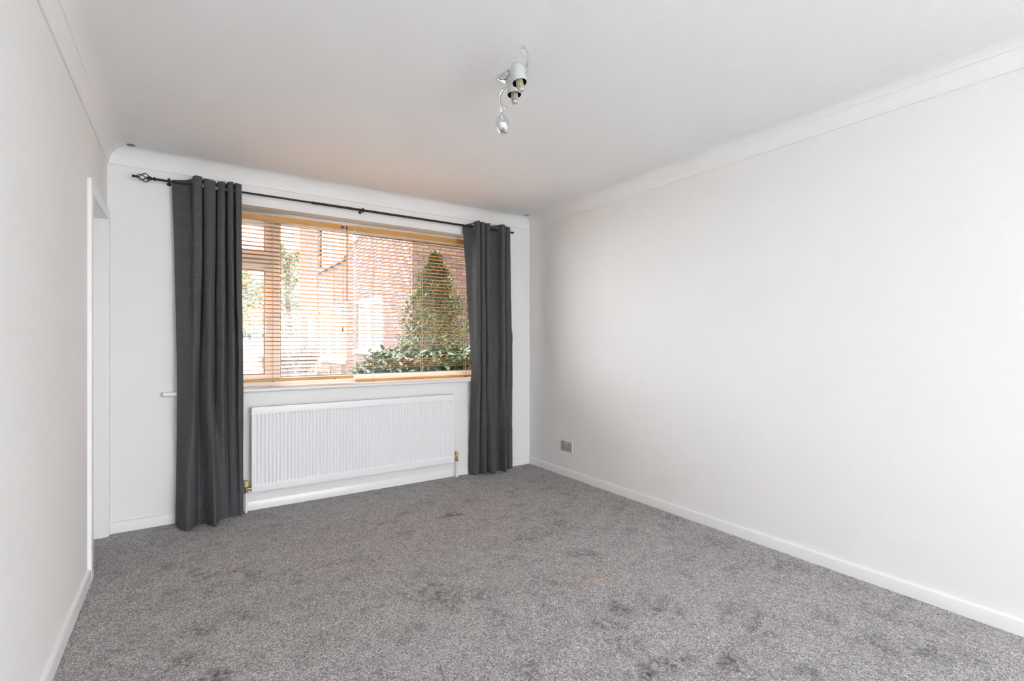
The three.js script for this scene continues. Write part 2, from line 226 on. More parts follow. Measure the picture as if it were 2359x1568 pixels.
// ---------------------------------------------------------------- venetian blinds
function slatGeometry(len, wd = 0.035, th = 0.002, crown = 0.0012) {
  const n = 6, up = [], dn = []; for (let i = 0; i <= n; i++) { const t = i / n * 2 - 1; up.push([t * wd / 2, crown * (1 - t * t) + th / 2]); dn.unshift([t * wd / 2, crown * (1 - t * t) - th / 2]); }
  return profile([...up, ...dn], -len / 2, len / 2, Object.assign((o, u, r) => [r, u, o], { flip: true }), 0.7);
}
function blind(label, x0, x1, yTop, yBot, tilt, spacing, stacked, wandX, cordX, ladders, side) {
  const z = -0.135, cx = (x0 + x1) / 2, len = x1 - x0;
  const b = thing('venetian_blind', label, 'blind', [cx, yBot, z], 'timber venetian blinds in the window');
  const L = (x) => x - cx, Y = (y) => y - yBot;
  mesh('headrail', rb(-len / 2 + 0.003, len / 2 - 0.003, Y(yTop - 0.034), Y(yTop), -0.022, 0.016, 0.002), M.whiteMetal, b);
  mesh('valance', rb(-len / 2, len / 2, Y(yTop - 0.043), Y(yTop - 0.004), 0.0165, 0.022, 0.002), M.honey, b);
  const sg = slatGeometry(len - 0.006), n = Math.round((yTop - 0.06 - yBot - 0.025) / spacing);
  for (let i = 0; i < n; i++) {
    let y = yTop - 0.058 - i * spacing; if (stacked && i >= n - stacked) y = yTop - 0.058 - (n - stacked - 1) * spacing - (spacing * 0.55) * (i - (n - stacked - 1)) ;
    const s = mesh('slat', sg, honeyTones[i % 3], b); s.position.set(0, Y(y), 0); s.rotation.x = -(tilt + rr(-0.018, 0.018)); s.rotation.z = rr(-0.0008, 0.0008);
  }
  const rail = mesh('bottom_rail', rb(-len / 2 + 0.003, len / 2 - 0.003, 0, 0.024, -0.018, 0.018, 0.006, 3), M.honey, b);
  for (const x of ladders) {
    mesh('ladder_cord', [rod([L(x), 0.02, 0.0185], [L(x), Y(yTop - 0.04), 0.0185], 0.0012, 6), rod([L(x), 0.02, -0.0185], [L(x), Y(yTop - 0.04), -0.0185], 0.0012, 6), rod([L(x) + 0.004, 0.02, 0], [L(x) + 0.004, Y(yTop - 0.04), 0], 0.0009, 6)], M.cord, b);
    mesh('cord_clip', rb(L(x) - 0.007, L(x) + 0.007, -0.001, 0.004, -0.006, 0.019, 0.001), M.bronze, rail);
  }
  if (wandX) {
    const wnd = mesh('tilt_wand', rod([L(wandX), Y(yTop - 0.62), 0.034], [L(wandX), Y(yTop - 0.06), 0.034], 0.005, 10), M.honey, b);
    mesh('wand_hook', [rod([L(wandX), Y(yTop - 0.062), 0.034], [L(wandX), Y(yTop - 0.022), 0.026], 0.003, 8), rb(L(wandX) - 0.006, L(wandX) + 0.006, Y(yTop - 0.03), Y(yTop - 0.014), 0.02, 0.03, 0.002)], M.bronze, wnd);
  }
  if (cordX) {
    const c = mesh('lift_cord', [rod([L(cordX), Y(1.33), 0.03], [L(cordX), Y(yTop - 0.03), 0.028], 0.0012, 6), rod([L(cordX) + 0.005, Y(1.33), 0.031], [L(cordX) + 0.005, Y(yTop - 0.03), 0.028], 0.0012, 6)], M.cord, b);
    mesh('cord_lock', rb(L(cordX) - 0.012, L(cordX) + 0.012, Y(yTop - 0.036), Y(yTop - 0.016), 0.02, 0.028, 0.002), M.bronze, b);
    mesh('tassel', lathe([[0, 0.04], [0.003, 0.04], [0.0055, 0.034], [0.008, 0.003], [0.0065, 0], [0, 0]], 14).translate(L(cordX), Y(1.288), 0.03), M.honey, c);
  }
}
blind('honey timber venetian blind with tilt wand, hanging over the narrow casement', 0.505, 1.566, 2.163, 0.906, 0.14, 0.0309, 0, 1.503, 1.47, [0.957, 1.41], 0);
blind('honey timber venetian blind resting on the sill before the large pane', 1.574, 2.79, 2.166, 0.876, 0.03, 0.0309, 4, 0, 0, [1.725, 2.17, 2.605], 1);

// ---------------------------------------------------------------- curtain pole
const RY = 2.249, RZ = 0.08;
{
  const p = thing('curtain_pole', 'thin black metal curtain pole with twisted cage finial above the window', 'curtain pole', [0, RY, RZ]);
  mesh('pole_tube', [rod([0.205, 0, 0], [1.20, 0, 0], 0.0072, 14)], M.black, p);
  mesh('pole_tube', [rod([1.195, 0, 0], [3.005, 0, 0], 0.0092, 14)], M.black, p);
  mesh('end_cap', lathe([[0, 0], [0.0095, 0], [0.0095, 0.012], [0.007, 0.018], [0, 0.018]], 14).rotateZ(-Math.PI / 2).translate(3.0, 0, 0), M.black, p);
  const f = mesh('finial', lathe([[0, 0], [0.007, 0], [0.0085, 0.004], [0.0075, 0.01], [0.006, 0.02], [0.0075, 0.03], [0, 0.032]], 14).rotateZ(-Math.PI / 2).translate(0.128, 0, 0), M.black, p);
  mesh('finial_collar', lathe([[0, 0], [0.0075, 0], [0.006, 0.012], [0.008, 0.016], [0.012, 0.018], [0.012, 0.023], [0.0085, 0.026], [0, 0.026]], 14).rotateZ(-Math.PI / 2).translate(0.222, 0, 0), M.black, p);
  for (let k = 0; k < 4; k++) { const pts = []; for (let i = 0; i <= 12; i++) { const t = i / 12, a = k * Math.PI / 2 + t * Math.PI, r = 0.004 + 0.022 * Math.sin(Math.PI * t); pts.push([0.152 + 0.078 * t, r * Math.cos(a), r * Math.sin(a)]); } mesh('cage_wire', tube(pts, 0.0027, 24, 6), M.black, f); }
  for (const x of [0.318, 1.578, 3.025 - 0.09]) mesh('bracket', [rod([x, 0, -RZ], [x, 0, 0.0], 0.005, 10), rod([x, 0, -RZ], [x, 0, -RZ + 0.006], 0.012, 16), new THREE.TorusGeometry(0.0125, 0.0042, 8, 18).rotateY(Math.PI / 2).translate(x, 0, 0), rod([x, -0.022, 0], [x, -0.01, 0], 0.0035, 8), rod([x, 0.008, 0], [x, 0.017, 0], 0.007, 8)], M.black, p);
}

// ---------------------------------------------------------------- curtains
function curtain(label, levels, yTopFn, x0, eyelets, loop) {
  const n = levels[0].pts.length, NS = (n - 1) * 9, NY = 90, T = 0.0016;
  const curves = levels.map((l) => new THREE.CatmullRomCurve3(l.pts.map(([x, z]) => V(x, 0, z)), false, 'centripetal'));
  const at = (i, j) => {
    const s = i / NS, v = j / NY, top = yTopFn(s), y = 0.006 + (top - 0.006) * v; let a = 0; while (a < levels.length - 2 && y > levels[a + 1].y) a++;
    let t = Math.max(0, Math.min(1, (y - levels[a].y) / (levels[a + 1].y - levels[a].y))); t = t * t * (3 - 2 * t) * 0.5 + t * 0.5;
    const p = curves[a].getPoint(s).lerp(curves[a + 1].getPoint(s), t);
    const env = Math.sin(Math.PI * Math.min(1, Math.max(0, v))) * 0.9 + 0.1;
    p.x += 0.006 * env * (vnoise(s * 9 + x0 * 7, y * 2.6) - 0.5); p.z += 0.016 * env * (vnoise(s * 14 + 50 + x0, y * 3.4) - 0.5) + 0.006 * (1 - v) * (vnoise(s * 26 + 9, y * 14) - 0.5);
    if (y < 0.265) p.z += 0.0016;                      // doubled hem
    if (y > 2.13) p.z += 0.0012;                       // doubled heading band
    p.y = y + (j === 0 ? 0.004 * (vnoise(s * 12, 3) - 0.2) : 0); return p;
  };
  const P = []; for (let j = 0; j <= NY; j++) for (let i = 0; i <= NS; i++) P.push(at(i, j));
  const id = (i, j) => j * (NS + 1) + i, pos = [], uv = [], idx = []; let arcLen = [0];
  for (let i = 1; i <= NS; i++) arcLen.push(arcLen[i - 1] + P[id(i, 45)].distanceTo(P[id(i - 1, 45)]));
  const N = P.map((p, k) => { const i = k % (NS + 1), j = (k / (NS + 1)) | 0, du = P[id(Math.min(NS, i + 1), j)].clone().sub(P[id(Math.max(0, i - 1), j)]), dv = P[id(i, Math.min(NY, j + 1))].clone().sub(P[id(i, Math.max(0, j - 1))]); return du.cross(dv).normalize(); });
  for (const sgn of [1, -1]) P.forEach((p, k) => { const q = p.clone().addScaledVector(N[k], sgn * T / 2); pos.push(q.x - x0, q.y, q.z - RZ); uv.push(arcLen[k % (NS + 1)], p.y); });
  const o = P.length; const quad = (a, b, c, d) => idx.push(a, b, c, a, c, d);
  for (let j = 0; j < NY; j++) for (let i = 0; i < NS; i++) { const a = id(i, j), b = id(i + 1, j), c = id(i + 1, j + 1), d = id(i, j + 1); quad(a, b, c, d); quad(o + b, o + a, o + d, o + c); }
  for (let j = 0; j < NY; j++) { quad(id(0, j), id(0, j + 1), o + id(0, j + 1), o + id(0, j)); quad(id(NS, j + 1), id(NS, j), o + id(NS, j), o + id(NS, j + 1)); }
  for (let i = 0; i < NS; i++) { quad(id(i + 1, 0), id(i, 0), o + id(i, 0), o + id(i + 1, 0)); quad(id(i, NY), id(i + 1, NY), o + id(i + 1, NY), o + id(i, NY)); }
  const g = new THREE.BufferGeometry(); g.setAttribute('position', new THREE.Float32BufferAttribute(pos, 3)); g.setAttribute('uv', new THREE.Float32BufferAttribute(uv, 2)); g.setIndex(idx); g.computeVertexNormals();
  const c = thing('curtain', label, 'curtain', [x0, 0, RZ], 'charcoal eyelet curtains at the window');
  mesh('cloth', g, M.curtain, c);
  // chrome rings where the cloth crosses the pole
  for (let k = 1, i = 1; i < NS; i++) {
    const yj = NY - 3, a = P[id(i - 1, yj)], b = P[id(i, yj)];
    if ((a.z - RZ) * (b.z - RZ) <= 0 && a.z !== b.z) { const m = a.clone().lerp(b, 0.5), nn = N[id(i, yj)]; const r = new THREE.TorusGeometry(0.021, 0.004, 8, 28); r.scale(1, 1, 0.6); r.applyQuaternion(new THREE.Quaternion().setFromUnitVectors(V(0, 0, 1), nn)); r.translate(m.x - x0, RY, m.z - RZ); mesh('eyelet_ring', r, M.chrome, c); k++; }
  }
  if (loop) mesh('tieback_loop', tube(loop.map(([x, y, z]) => [x - x0, y, z - RZ]), 0.006, 20, 8), M.curtain, c);
  return c;
}
curtain('charcoal eyelet curtain hanging at the doorway end of the window', [
  { y: 0, pts: [[0.354, 0.05], [0.368, 0.14], [0.418, 0.232], [0.452, 0.195], [0.470, 0.150], [0.480, 0.130], [0.505, 0.140], [0.540, 0.205], [0.568, 0.262], [0.585, 0.200], [0.600, 0.140], [0.630, 0.110], [0.650, 0.100], [0.670, 0.115], [0.690, 0.120], [0.705, 0.105], [0.722, 0.115], [0.742, 0.085]] },
  { y: 0.9, pts: [[0.362, 0.078], [0.395, 0.092], [0.430, 0.125], [0.455, 0.150], [0.474, 0.110], [0.482, 0.078], [0.500, 0.110], [0.535, 0.150], [0.560, 0.125], [0.570, 0.080], [0.585, 0.105], [0.620, 0.135], [0.638, 0.090], [0.655, 0.120], [0.680, 0.138], [0.698, 0.090], [0.715, 0.125], [0.742, 0.09]] },
  { y: 1.75, pts: [[0.348, 0.05], [0.390, 0.055], [0.440, 0.075], [0.456, 0.140], [0.494, 0.135], [0.502, 0.060], [0.514, 0.112], [0.546, 0.128], [0.572, 0.110], [0.580, 0.060], [0.592, 0.112], [0.625, 0.128], [0.640, 0.065], [0.650, 0.112], [0.676, 0.128], [0.690, 0.065], [0.702, 0.118], [0.735, 0.10]] },
  { y: 2.29, pts: [[0.333, 0.05], [0.390, 0.045], [0.440, 0.068], [0.456, 0.138], [0.494, 0.132], [0.503, 0.055], [0.513, 0.115], [0.545, 0.125], [0.575, 0.108], [0.583, 0.055], [0.592, 0.112], [0.625, 0.125], [0.640, 0.060], [0.650, 0.112], [0.675, 0.125], [0.688, 0.060], [0.698, 0.115], [0.731, 0.10]] },
], (s) => 2.292 + 0.006 * Math.sin(s * 9) - 0.022 * Math.max(0, 1 - s * 5), 0.54, 0);
curtain('charcoal eyelet curtain hanging at the plain wall end of the window', [
  { y: 0, pts: [[2.556, 0.025], [2.562, 0.06], [2.574, 0.085], [2.600, 0.105], [2.630, 0.095], [2.648, 0.045], [2.662, 0.085], [2.685, 0.118], [2.705, 0.105], [2.718, 0.055], [2.735, 0.115], [2.766, 0.155], [2.790, 0.085], [2.830, 0.065], [2.852, 0.085], [2.868, 0.175], [2.895, 0.150], [2.930, 0.070], [2.955, 0.105], [2.994, 0.092]] },
  { y: 1.0, pts: [[2.560, 0.075], [2.566, 0.082], [2.575, 0.10], [2.592, 0.138], [2.622, 0.140], [2.636, 0.080], [2.648, 0.130], [2.678, 0.138], [2.690, 0.080], [2.704, 0.130], [2.732, 0.138], [2.748, 0.075], [2.785, 0.072], [2.835, 0.085], [2.858, 0.138], [2.888, 0.138], [2.906, 0.075], [2.925, 0.115], [2.968, 0.105], [2.998, 0.085]] },
  { y: 1.75, pts: [[2.535, 0.030], [2.548, 0.045], [2.570, 0.070], [2.584, 0.136], [2.616, 0.140], [2.628, 0.062], [2.641, 0.130], [2.672, 0.136], [2.682, 0.062], [2.696, 0.130], [2.724, 0.136], [2.738, 0.055], [2.780, 0.050], [2.832, 0.078], [2.856, 0.136], [2.886, 0.136], [2.902, 0.062], [2.922, 0.112], [2.966, 0.102], [2.988, 0.080]] },
  { y: 2.29, pts: [[2.490, 0.040], [2.530, 0.042], [2.566, 0.068], [2.580, 0.136], [2.612, 0.140], [2.624, 0.060], [2.638, 0.130], [2.668, 0.136], [2.678, 0.060], [2.692, 0.130], [2.720, 0.136], [2.734, 0.052], [2.778, 0.046], [2.830, 0.076], [2.855, 0.136], [2.885, 0.136], [2.900, 0.060], [2.920, 0.112], [2.963, 0.100], [2.978, 0.078]] },
], (s) => 2.292 + 0.006 * Math.sin(s * 11) - 0.03 * Math.max(0, 1 - s * 5), 2.76, 0, [[2.975, 1.36, 0.07], [3.0, 1.32, 0.065], [3.012, 1.25, 0.06], [3.004, 1.18, 0.065], [2.985, 1.15, 0.07]]);

// ---------------------------------------------------------------- radiator
{
  const x0 = 0.795, x1 = 2.39, y0 = 0.142, y1 = 0.743, zf = 0.082, cx = (x0 + x1) / 2, len = x1 - x0;
  const r = thing('panel_radiator', 'long white fluted panel radiator on the wall below the window', 'radiator', [cx, y0, 0.011]);
  const Z = (z) => z - 0.011, h = y1 - y0;
  // pressed front with flutes
  const NF = 63, per = 10, nx = NF * per + 2, rows = [0, 0.004, 0.046, 0.052, 0.058, 0.064, h * 0.5, h - 0.064, h - 0.058, h - 0.052, h - 0.046, h - 0.004, h];
  const amp = [0, 0, 0, 0.35, 0.8, 1, 1, 1, 0.8, 0.35, 0, 0, 0], edge = [-0.004, 0, 0, 0, 0, 0, 0, 0, 0, 0, 0, 0, -0.004], pos = [], idx = [], uv = [];
  for (let j = 0; j < rows.length; j++) for (let i = 0; i <= nx; i++) { const u = i / nx, x = -len / 2 + len * u, ph = (u * len - 0.014) / ((len - 0.028) / NF); let d = 0; if (u * len > 0.014 && u * len < len - 0.014) { const f = ph - Math.floor(ph); d = -0.008 * Math.pow(Math.max(0, Math.sin(Math.PI * f)), 0.8); } pos.push(x, rows[j], Z(zf) + d * amp[j] + edge[j] + (i === 0 || i === nx ? -0.004 : 0)); uv.push(x, rows[j]); if (i < nx && j < rows.length - 1) { const q = j * (nx + 1) + i; idx.push(q, q + 1, q + nx + 2, q, q + nx + 2, q + nx + 1); } }
  const g = new THREE.BufferGeometry(); g.setAttribute('position', new THREE.Float32BufferAttribute(pos, 3)); g.setAttribute('uv', new THREE.Float32BufferAttribute(uv, 2)); g.setIndex(idx); g.computeVertexNormals();
  mesh('front_panel', g, M.rad, r);
  mesh('back_panel', rb(-len / 2 + 0.004, len / 2 - 0.004, 0.01, h - 0.012, Z(0.055), Z(0.072), 0.003), M.rad, r);
  mesh('side_panel', rb(-len / 2, -len / 2 + 0.003, 0.0, h, Z(0.03), Z(zf - 0.002), 0.001), M.rad, r);
  mesh('side_panel', rb(len / 2 - 0.003, len / 2, 0.0, h, Z(0.03), Z(zf - 0.002), 0.001), M.rad, r);
  const top = []; const nS = 110; top.push(bb(-len / 2, len / 2, h - 0.003, h, Z(zf - 0.012), Z(zf - 0.003)), bb(-len / 2, len / 2, h - 0.003, h, Z(0.03), Z(0.038))); for (let i = 0; i <= nS; i++) { const x = -len / 2 + 0.004 + (len - 0.008) * i / nS; top.push(bb(x - 0.0035, x + 0.0035, h - 0.003, h - 0.0004, Z(0.036), Z(zf - 0.01))); }
  mesh('top_grille', top, M.rad, r);
  for (const x of [-0.55, 0.55]) mesh('wall_bracket', rb(x - 0.02, x + 0.02, 0.06, h - 0.08, 0.0, Z(0.058), 0.002), M.rad, r);
  mesh('vent_plug', [rod([-len / 2 - 0.006, h - 0.045, Z(0.058)], [-len / 2 + 0.002, h - 0.045, Z(0.058)], 0.008, 12), rod([-len / 2 - 0.011, h - 0.045, Z(0.058)], [-len / 2 - 0.006, h - 0.045, Z(0.058)], 0.004, 8)], M.whiteMetal, r);
  // valves
  const valve = (sx, cap, capM, capName) => {
    const vx = sx * (len / 2 + 0.032), vy = 0.028, vz = Z(0.058);
    const v = mesh('valve_body', [rod([sx * (len / 2 - 0.002), vy, vz], [vx, vy, vz], 0.0085, 14), rod([sx * (len / 2 + 0.004), vy, vz], [sx * (len / 2 + 0.016), vy, vz], 0.0125, 6), rod([vx, vy - 0.026, vz], [vx, vy + 0.02, vz], 0.0095, 14), rod([vx, vy - 0.028, vz], [vx, vy - 0.014, vz], 0.0125, 6)], M.brass, r);
    mesh(capName, cap.translate(vx, vy + 0.016, vz), capM, v);
    mesh('feed_pipe', rod([vx, -y0 + 0.001, vz], [vx, vy - 0.026, vz], 0.0075, 14), M.gloss, r);
  };
  valve(-1, lathe([[0, 0], [0.0155, 0], [0.0175, 0.004], [0.0175, 0.038], [0.015, 0.042], [0, 0.042]], 20), M.cream, 'valve_cap');
  valve(1, lathe([[0, 0], [0.011, 0], [0.0135, 0.006], [0.014, 0.03], [0.011, 0.042], [0.006, 0.047], [0, 0.048]], 20), M.amber, 'lockshield_cap');
}

// ---------------------------------------------------------------- double socket
{
  const s = thing('wall_socket', 'brushed metal double socket low on the long plain wall', 'socket', [W, 0.224, 0.578]);
  const X = (a) => -a;
  mesh('back_box', rb(X(0.004), 0.001, 0.0, 0.088, -0.075, 0.075, 0.002), M.gloss, s);
  const p = mesh('face_plate', rb(X(0.0095), X(0.004), 0.0, 0.088, -0.075, 0.075, 0.0025), M.steel, s);
  for (const dz of [-0.036, 0.036]) {
    mesh('socket_outlet', rb(X(0.0105), X(0.009), 0.012, 0.062, dz - 0.024, dz + 0.024, 0.0015), std({ color: lin(0.48, 0.48, 0.47), roughness: 0.5 }), p);
    mesh('pin_holes', [bb(X(0.0109), X(0.0102), 0.045, 0.055, dz - 0.0025, dz + 0.0025), bb(X(0.0109), X(0.0102), 0.024, 0.030, dz - 0.016, dz - 0.007), bb(X(0.0109), X(0.0102), 0.024, 0.030, dz + 0.007, dz + 0.016)], M.dark, p);
    mesh('rocker_switch', rb(X(0.0125), X(0.009), 0.066, 0.082, dz * 0.42 - 0.006, dz * 0.42 + 0.006, 0.002), M.whiteMetal, p);
  }
  for (const dz of [-0.06, 0.06]) mesh('screw', rod([X(0.0108), 0.044, dz], [X(0.009), 0.044, dz], 0.0035, 10), M.chrome, p);
}

// ---------------------------------------------------------------- ceiling light
{
  const ox = 1.705, oz = 2.005; const l = thing('ceiling_spotlight', 'chrome ceiling light with curved twig arms and small spot heads', 'ceiling light', [ox - 0.05, H, oz + 0.08]);
  const q = (x, y, z) => [x - ox, y - 2.475, z - oz];
  // pillow-shaped square canopy
  { const n = 16, pos = [], idx = [], R = 0.046; for (let j = 0; j <= n; j++) for (let i = 0; i <= n; i++) { const a = i / n * 2 - 1, b = j / n * 2 - 1, e = Math.pow((1 - a * a) * (1 - b * b), 0.55); pos.push(a * R, -0.004 - 0.03 * e, b * R); if (i < n && j < n) { const k = j * (n + 1) + i; idx.push(k, k + 1, k + n + 2, k, k + n + 2, k + n + 1); } }
    const g = new THREE.BufferGeometry(); g.setAttribute('position', new THREE.Float32BufferAttribute(pos, 3)); g.setAttribute('uv', new THREE.Float32BufferAttribute(pos.filter((_, k) => k % 3 !== 1), 2)); g.setIndex(idx); g.computeVertexNormals();
    mesh('canopy', [g, bb(-R, R, -0.004, -0.0005, -R, R)], M.chrome, l); }
  mesh('stem', [rod(q(1.70, 2.452, 2.06), q(1.69, 2.40, 2.10), 0.007, 14), new THREE.SphereGeometry(0.011, 16, 12).translate(...q(1.69, 2.40, 2.10))], M.chrome, l);
  const armA = mesh('arm', tube([q(1.69, 2.40, 2.10), q(1.66, 2.40, 2.075), q(1.657, 2.40, 2.02), q(1.678, 2.40, 1.955), q(1.712, 2.40, 1.905), q(1.745, 2.398, 1.86), q(1.775, 2.392, 1.815)], 0.0066, 40, 12), M.chrome, l);
  mesh('twig', tube([q(1.724, 2.40, 1.888), q(1.75, 2.40, 1.875), q(1.778, 2.40, 1.868)], 0.0045, 12, 8), M.chrome, armA);
  const armB = mesh('arm', tube([q(1.69, 2.40, 2.10), q(1.675, 2.40, 2.15), q(1.648, 2.40, 2.21), q(1.625, 2.40, 2.25), q(1.596, 2.40, 2.287), q(1.557, 2.40, 2.318)], 0.0082, 40, 12), M.chrome, l);
  mesh('arm_tip', rod(q(1.559, 2.40, 2.3165), q(1.551, 2.40, 2.322), 0.0088, 14), M.chrome, armB);
  const barrel = lathe([[0, 0], [0.014, -0.002], [0.024, -0.008], [0.029, -0.018], [0.031, -0.034], [0.031, -0.084], [0.0298, -0.0845]], 36), liner = lathe([[0.0298, -0.0845], [0.0294, -0.083], [0.0294, -0.03], [0.02, -0.014], [0, -0.012]], 36), linerM = std({ color: lin(0.10, 0.075, 0.07), metalness: 0.7, roughness: 0.3, side: THREE.DoubleSide });
  const bulbBody = lathe([[0, 0.03], [0.0135, 0.03], [0.0135, -0.03], [0.0125, -0.034], [0, -0.034]], 24), bulbTip = lathe([[0.0125, -0.034], [0.0135, -0.037], [0.012, -0.044], [0.008, -0.046], [0.004, -0.044], [0, -0.044]], 20);
  const dots = []; for (let a = 0; a < 12; a++) for (let k = 0; k < 10; k++) { const t = a / 12 * Math.PI * 2, g = new THREE.BoxGeometry(0.0030, 0.0030, 0.002); g.translate(0, 0.026 - k * 0.0058, 0.0142); g.rotateY(t); dots.push(g); }
  const dotG = merge(dots), pcb = std({ color: lin(0.36, 0.34, 0.32), roughness: 0.4 }), led = std({ color: lin(0.75, 0.62, 0.36), roughness: 0.3 });
  for (const [x, y, z, tx, tz] of [[1.606, 2.412, 2.196, -0.17, 0.07], [1.655, 2.420, 2.100, -0.06, 0.02]]) {
    const hd = mesh('spot_head', barrel, M.satin, l); hd.position.set(...q(x, y, z)); hd.rotation.set(tx, 0, tz);
    mesh('reflector', liner, linerM, hd);
    const bu = mesh('led_bulb', bulbBody, pcb, hd); bu.position.set(0, -0.077, 0);
    const dt = mesh('led_chips', dotG, led, hd); dt.position.set(0, -0.077, 0);
    const tp = mesh('bulb_tip', bulbTip, M.steel, hd); tp.position.set(0, -0.077, 0);
    const nx = x + (x < 1.65 ? 0.034 : 0.014), nz = z + 0.012; mesh('knuckle', [rod(q(x + 0.024, y - 0.028, z + 0.008), q(nx, 2.40, nz), 0.0045, 10), new THREE.SphereGeometry(0.0065, 12, 10).translate(...q(nx, 2.398, nz))], M.chrome, l);
  }
  const egg = mesh('spot_head', lathe([[0, 0.045], [0.012, 0.043], [0.022, 0.034], [0.0285, 0.018], [0.030, 0.0], [0.0275, -0.018], [0.021, -0.034], [0.016, -0.042], [0.014, -0.040], [0, -0.030]], 36), M.chrome, l);
  egg.position.set(...q(1.79, 2.353, 1.80)); egg.rotation.set(0.10, 0, 0.22); egg.scale.set(1.2, 0.98, 1.2);
  mesh('knuckle', [new THREE.SphereGeometry(0.008, 12, 10).translate(...q(1.777, 2.391, 1.812))], M.chrome, l);
}

// ================================================================ outside
const GY = -0.3;
struct('floor_outside', bb(-40, 40, GY - 0.3, GY, -60, -WD - 0.0), std({ color: lin(0.40, 0.39, 0.37), roughness: 0.95, bumpMap: stippleBump, bumpScale: 0.004 }), 'pale paved ground outside the window');
struct('floor_garden', [bb(-40, 40, GY - 0.3, GY, D + 0.26, 45), bb(W + 0.31, 40, GY - 0.3, GY, 0.2, D + 0.26)], std({ color: lin(0.40, 0.39, 0.37), roughness: 0.95, bumpMap: stippleBump, bumpScale: 0.004 }), 'pale paved ground behind and beside the house');
// the house's own outer leaf of brickwork around the window
const ownBrick = std({ color: lin(0.20, 0.12, 0.10), roughness: 0.9 });
struct('wall_outer', [bb(-5, WX0, GY, 5.5, -WD - 0.1, -WD), bb(WX1, 9, GY, 5.5, -WD - 0.1, -WD), bb(WX0, WX1, GY, WY0, -WD - 0.1, -WD), bb(WX0, WX1, WY1, 5.5, -WD - 0.1, -WD)], ownBrick, 'outer brick face of this house around the window');

struct('roof_outer', profile([[-0.95, 5.35], [-0.95, 5.5], [4.9, 8.8], [10.7, 5.6], [10.7, 5.4]], -5.3, 3.9, Object.assign((o, u, r) => [r, u, o], { flip: true }), 0.3), std({ color: lin(0.13, 0.1, 0.09), roughness: 0.9 }), 'tiled roof of this house');
